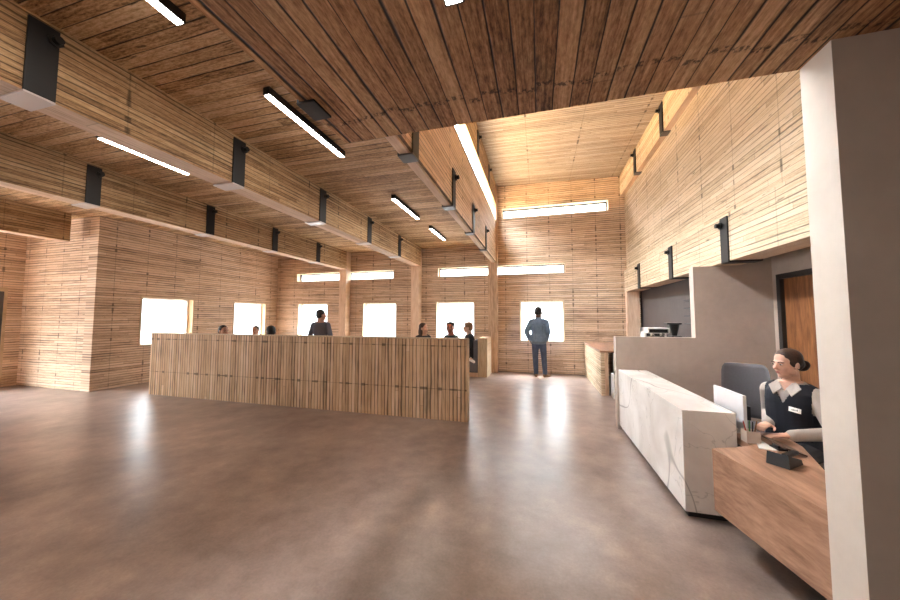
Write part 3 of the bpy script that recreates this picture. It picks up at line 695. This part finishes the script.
    def shoes(s, mat, sole):
        for n in 'lr':
            mb = MB(); a, t = s.joint['an'+n], s.joint['to'+n]; d = (t-a); d.z = 0; d.normalize(); k = s.k
            dn = Vector((0,0,-1)) if t.z < .2 else (t-a).cross(Vector((0,0,1)).cross(t-a)).normalized()*-1
            if t.z < .2:
                g = Vector((a.x, a.y, 0)); mb.cap(g - d*.035 + Vector((0,0,.045)), g + d*.16*k + Vector((0,0,.036)), .042, .036); mb.cap(a + Vector((0,0,.02)), g + d*.05 + Vector((0,0,.05)), .047, .045)
            else:
                e = (t-a).normalized(); mb.cap(a - e*.02 + dn*.02, t + e*.02, .046, .036); mb.cap(a, a+dn*.03, .046, .044)
            fuse('shoe', mb, mat, s.t, max(.008, s.vox*.8), 2, (lambda p: p.z < .003) if t.z < .2 else None)

m_eyew = plain('eye_white', srgb(190,180,172), .5)
def cloth(name, rgb, s=120, amt=.14, rough=.85):
    return plain(name, srgb(*rgb), rough, s, amt)
SHORT = [((0,-.022,.046), (.080,.092,.084)), ((0,-.05,.0), (.076,.062,.07))]
LONG = SHORT + [((0,-.065,-.07), (.085,.05,.12)), ((-.062,-.03,-.07), (.026,.045,.11)), ((.062,-.03,-.07), (.026,.045,.11))]

# receptionist
F = Fig('woman receptionist with brown bun in navy vest and pale shirt seated at the oak desk', (1.965,3.27,0), math.radians(215), math.radians(196), h=1.66, wide=.90, seat=.435, lean=.04, nod=-.10, voxel=.0065, skin=(206,160,138), hk=1.02, nk=.86)
F.joint.update(ell=Vector((2.06,3.03,.715)), wrl=Vector((1.765,2.965,.70)), elr=Vector((1.93,3.50,.74)), wrr=Vector((1.80,3.28,.695)))
F.body(hd={'l': dict(d=(-1,.18,-.12), up=(0,0,1), curl=.35), 'r': dict(d=(-.75,-.6,-.1), up=(0,0,1), curl=.35)})
F.face()
F.hair([((0,-.020,.044), (.0785,.095,.083)), ((0,-.055,.0), (.070,.058,.065)), ((.055,-.02,.02), (.024,.06,.05)), ((-.055,-.02,.02), (.024,.06,.05)), ((0,-.118,-.03), (.047,.042,.045)), ((-.02,-.12,-.02), (.035,.035,.038))], (58,40,32), .006)
shirt = cloth('shirt', (172,161,153), 200, .05)
def vee(p, k=F.k):
    q = (p - F.T(0,0,0)); z = q.z/k; x = q.dot(F.r)/k; y = q.dot(F.f)
    return y > .02 and z > .40 and abs(x) < (z-.40)*.42
F.top('shirt', shirt, .008, .98, .545, cut=lambda p: (p-F.T(0,0,0)).dot(F.f) > .02 and (p-F.T(0,0,0)).z/F.k > .47 and abs((p-F.T(0,0,0)).dot(F.r))/F.k < ((p-F.T(0,0,0)).z/F.k-.47)*.6)
def vcut(p, k=F.k):
    q = (p - F.T(0,0,0)); z = q.z/k; x = q.dot(F.r)/k; y = q.dot(F.f)
    return (y > 0 and z > .37 and abs(x) < (z-.37)*.50) or z > .535 or (abs(x) > .150 and z > .30) or (z > .50 and abs(x) < .085)
F.top('vest', cloth('vest_navy', (27,28,38), 160, .12), .019, neck=9, arms=False, cut=vcut, waist=1.02)
# collar flaps
for q in (-1, 1):
    o = F.t.location; L = lambda x, y, z: F.T(x, y, z) - o
    a = [L(q*.058,.05,.55), L(q*.014,.094,.495), L(q*.058,.128,.44), L(q*.105,.085,.505)]
    up = F.f*.006 + Vector((0,0,.004)); b = [v+up for v in a]
    MB().hexa(a, b).build('collar', shirt, F.t)
c0 = F.T(-.082, .155, .345) - F.t.location; rr_, uu = F.r, (Vector((0,0,1))*.97 - F.f*.2).normalized(); nn = uu.cross(-rr_).normalized(); nn = nn if nn.dot(F.f) > 0 else -nn
def tagbox(w, h, d0, d1, ox=0, oy=0):
    pts = [c0 + rr_*(ox+x*w) + uu*(oy+y*h + (-x*w)*-.12) + nn*d for d in (d0, d1) for x, y in ((-.5,-.5),(.5,-.5),(.5,.5),(-.5,.5))]
    return pts
nt_ = MB().hexa(tagbox(.066,.034,-.012,.004)[:4], tagbox(.066,.034,-.012,.004)[4:]).build('name_tag', m_paper, F.t); 
mb = MB()
for i, (ox, w, h) in enumerate(((.018,.005,.014),(.011,.005,.010),(.004,.005,.010),(-.003,.005,.013),(-.010,.005,.010),(-.017,.004,.010))):
    p = tagbox(w*.7, h, .0042, .005, -ox, -.002 + (h-.010)/2); mb.hexa(p[:4], p[4:])
mb.build('tag_lettering', m_blackpl, nt_)
F.trousers(cloth('trousers_dark', (40,38,44))); F.shoes(m_blackpl, m_blackpl)

# man in denim by the window
F = Fig('man standing with his back turned in blue denim jacket and jeans at the window', (.0,8.95,0), PI/2, PI/2-.12, h=1.84, wide=1.06, voxel=.011, skin=(96,66,52), nod=-.05)
for n, q in (('l', -1), ('r', 1)):
    F.joint['el'+n] = F.P(q*.275-.04, -.05, 1.19); F.joint['wr'+n] = F.P(q*.215-.02, .08, .98)
    F.joint['an'+n] = F.P(q*.115+.035, -.02, .10); F.joint['kn'+n] = F.P(q*.11+.015, .03, .53)
F.joint['tor'] = F.P(.25, .09, .035); F.joint['tol'] = F.P(-.10, .15, .035)
F.body(hd={'l': dict(d=(.25,.35,-.9), curl=.6), 'r': dict(d=(-.25,.35,-.9), curl=.6)})
F.face()
F.hair([((0,-.018,.046), (.077,.093,.083)), ((0,-.055,.01), (.072,.05,.06))], (34,26,24))
def denim(name, c):
    t = NT(name); p, X, Y, Z = t.pos(True)
    v = t.m('ADD', t.m('MULTIPLY', t.noise(p, 7, 5, .65), .7), t.m('MULTIPLY', t.noise(p, 160, 2), .3))
    return t.bsdf(t.ramp(v, [(.3, tuple(x*.62 for x in c)), (.55, c), (.75, tuple(min(1, x*1.5) for x in c))]), .85)
j = F.top('denim_jacket', denim('denim_blue', srgb(118,142,168)), .024, .95, .54, waist=1.08)
o = F.t.location
mb = MB(); k = F.k
mb.loft([(F.T(0,-.005,z)-o, F.r*(a*k), F.f*(b*k)) for z, a, b in ((-.085,.172,.138),(-.03,.192,.147),(-.025,.188,.143))]); mb.build('waistband', denim('denim_band', srgb(112,130,148)), j)
mb = MB(); mb.loft([(F.T(0,-.01,z)-o, F.r*(a*k), F.f*(a*k)) for z, a in ((.50,.085),(.56,.077),(.575,.070))]); mb.build('collar', denim('denim_collar', srgb(112,130,148)), F.t)
for x in (-.075, .075):
    mb = MB()
    for i in range(10):
        z = .02+.036*i; w0 = F.T(x*(1+.25*i/9), -.138-.004*math.sin(i), z)-o; mb.cap(w0, F.T(x*(1+.25*(i+1)/9), -.138, z+.036)-o, .004, .004, 6)
    mb.build('seam', denim('denim_seam', srgb(98,114,132)), j)
mb = MB(); mb.cap(F.T(-.15,-.125,.40)-o, F.T(.15,-.125,.40)-o, .005, .005, 6); mb.build('seam', denim('denim_seam', srgb(98,114,132)), j)
F.trousers(denim('denim_dark', srgb(74,86,110)), .016, .97); F.shoes(cloth('tan_shoe', (150,120,92), 60), m_blackpl)

def sitter(label, x, y, seat, face, hface, hair, rgb, skin, topc, h=1.75, lean=.05, wide=1.0, tro=(44,44,50), shoe=(60,54,50), crossed=False, nod=0.0):
    F = Fig(label, (x, y, 0), math.radians(face), math.radians(hface), h=h, wide=wide, seat=seat, lean=lean, nod=nod, voxel=.011, skin=skin)
    for n, q in (('l', -1), ('r', 1)):
        F.joint['el'+n] = F.T(.21*q, .06, .23); F.joint['wr'+n] = F.T(.10*q, .27, .14)
    if crossed:
        F.joint['knl'] = Vector((-1.93,8.30,.66)); F.joint['anl'] = Vector((-1.70,8.13,.52)); F.joint['tol'] = Vector((-1.60,8.06,.46))
    F.body(hd={'l': dict(up=(0,0,1), curl=.6), 'r': dict(up=(0,0,1), curl=.6)}); F.face()
    F.hair(hair, rgb); F.top('jumper', cloth('jumper', topc), .016, .95); F.trousers(cloth('trousers', tro), .014); F.shoes(cloth('shoe', shoe, 60), m_blackpl)
    return F
sitter('black haired person seated behind the partition, leftmost head showing above it', -7.29, 6.02, .45, -20, -10, SHORT, (24,20,20), (180,132,108), (70,66,70), h=1.72)
sitter('dark haired person seated farthest back, head in front of the second left window', -8.03, 7.6, .46, 10, -60, SHORT, (44,34,30), (196,150,126), (120,112,108), h=1.6)
sitter('black haired person seated with back turned behind the partition by the room corner', -5.86, 6.02, .45, 150, 140, SHORT, (16,14,16), (176,130,106), (88,78,72), h=1.72)
sitter('brown long haired woman in dark top seated behind the partition left of the pair', -2.93, 8.0, .48, -50, -15, LONG, (78,56,44), (206,164,140), (48,42,42), h=1.76, wide=.9)
sitter('person with dark curly hair and green top seated left in the pair by the post', -2.06, 7.68, .51, -120, -85, SHORT + [((-.05,-.02,.075),(.04,.05,.04)),((.05,-.02,.075),(.04,.05,.04)),((0,.02,.10),(.05,.05,.03))], (54,36,30), (158,96,76), (44,56,50), h=1.76)
sitter('fair haired person in dark jacket with white shoes seated on the grey booth bench', -1.82, 8.72, .47, 205, 190, [((0,-.022,.048), (.084,.096,.088)), ((0,-.055,.0), (.08,.064,.075)), ((0,.03,.09), (.06,.05,.03))], (138,104,76), (212,168,142), (38,42,48), h=1.80, wide=1.1, tro=(34,36,42), shoe=(236,234,232), crossed=True)
# standing man beyond the partition
F = Fig('man in dark grey jumper standing behind the partition before a window', (-5.30,7.0,0), math.radians(105), math.radians(60), h=1.75, wide=1.06, voxel=.012, skin=(184,136,112))
F.body(); F.face(); F.hair(SHORT, (44,40,40)); F.top('jumper', cloth('jumper_grey', (92,92,102), 90, .2), .018, .95); F.trousers(cloth('trousers', (44,46,56))); F.shoes(m_blackpl, m_blackpl)

# ------------------------------------------------------------------ light, camera
def daylight(loc, dirv, sx, sy, power, spread=PI):
    L = bpy.data.lights.new('daylight', 'AREA'); L.shape = 'RECTANGLE'; L.size = sx; L.size_y = sy; L.energy = power; L.color = (1, .975, .94); L.spread = spread
    o = bpy.data.objects.new('daylight', L); COL.objects.link(o); o.location = loc; d = Vector(dirv)
    o.rotation_euler = d.to_track_quat('-Z', 'Z' if abs(d.x) > .5 else 'Y').to_euler(); return o
W = bpy.data.worlds.new('sky'); S.world = W; W.use_nodes = True
nt = W.node_tree; bg = nt.nodes['Background']; bg.inputs[0].default_value = (.90, .955, 1.0, 1)
# overcast sky: pale horizon, much brighter overhead
tc = nt.nodes.new('ShaderNodeTexCoord'); sx = nt.nodes.new('ShaderNodeSeparateXYZ'); nt.links.new(tc.outputs['Generated'], sx.inputs[0])
mrn = nt.nodes.new('ShaderNodeMapRange'); mrn.interpolation_type = 'SMOOTHSTEP'
for k_, v_ in (('From Min', .22), ('From Max', .85), ('To Min', 2.2), ('To Max', 44.0)): mrn.inputs[k_].default_value = v_
nt.links.new(sx.outputs[2], mrn.inputs['Value']); nt.links.new(mrn.outputs[0], bg.inputs[1])

f, ya, pi_, ro = 322.14, -.2677, .0563, .0011
Fw = Vector((math.sin(ya)*math.cos(pi_), math.cos(ya)*math.cos(pi_), math.sin(pi_)))
R = Fw.cross(Vector((0,0,1))).normalized(); U = R.cross(Fw)
R, U = R*math.cos(ro)+U*math.sin(ro), -R*math.sin(ro)+U*math.cos(ro)
cam = bpy.data.cameras.new('camera'); cam.sensor_fit = 'HORIZONTAL'; cam.sensor_width = 36; cam.lens = f/900*36; cam.clip_start = .02; cam.clip_end = 200
co = bpy.data.objects.new('camera', cam); COL.objects.link(co)
co.matrix_world = Matrix(((R.x,U.x,-Fw.x,0),(R.y,U.y,-Fw.y,0),(R.z,U.z,-Fw.z,1.55),(0,0,0,1)))
S.camera = co
S.view_settings.view_transform = 'Standard'; S.view_settings.look = 'None'; S.view_settings.gamma = 1; S.view_settings.use_curve_mapping = False
S.view_settings.exposure = 1.84
S.cycles.max_bounces = 12; S.cycles.diffuse_bounces = 8; S.cycles.glossy_bounces = 4; S.cycles.transparent_max_bounces = 8
S.cycles.caustics_reflective = False; S.cycles.caustics_refractive = False; S.cycles.sample_clamp_indirect = 8
S.cycles.use_denoising = True
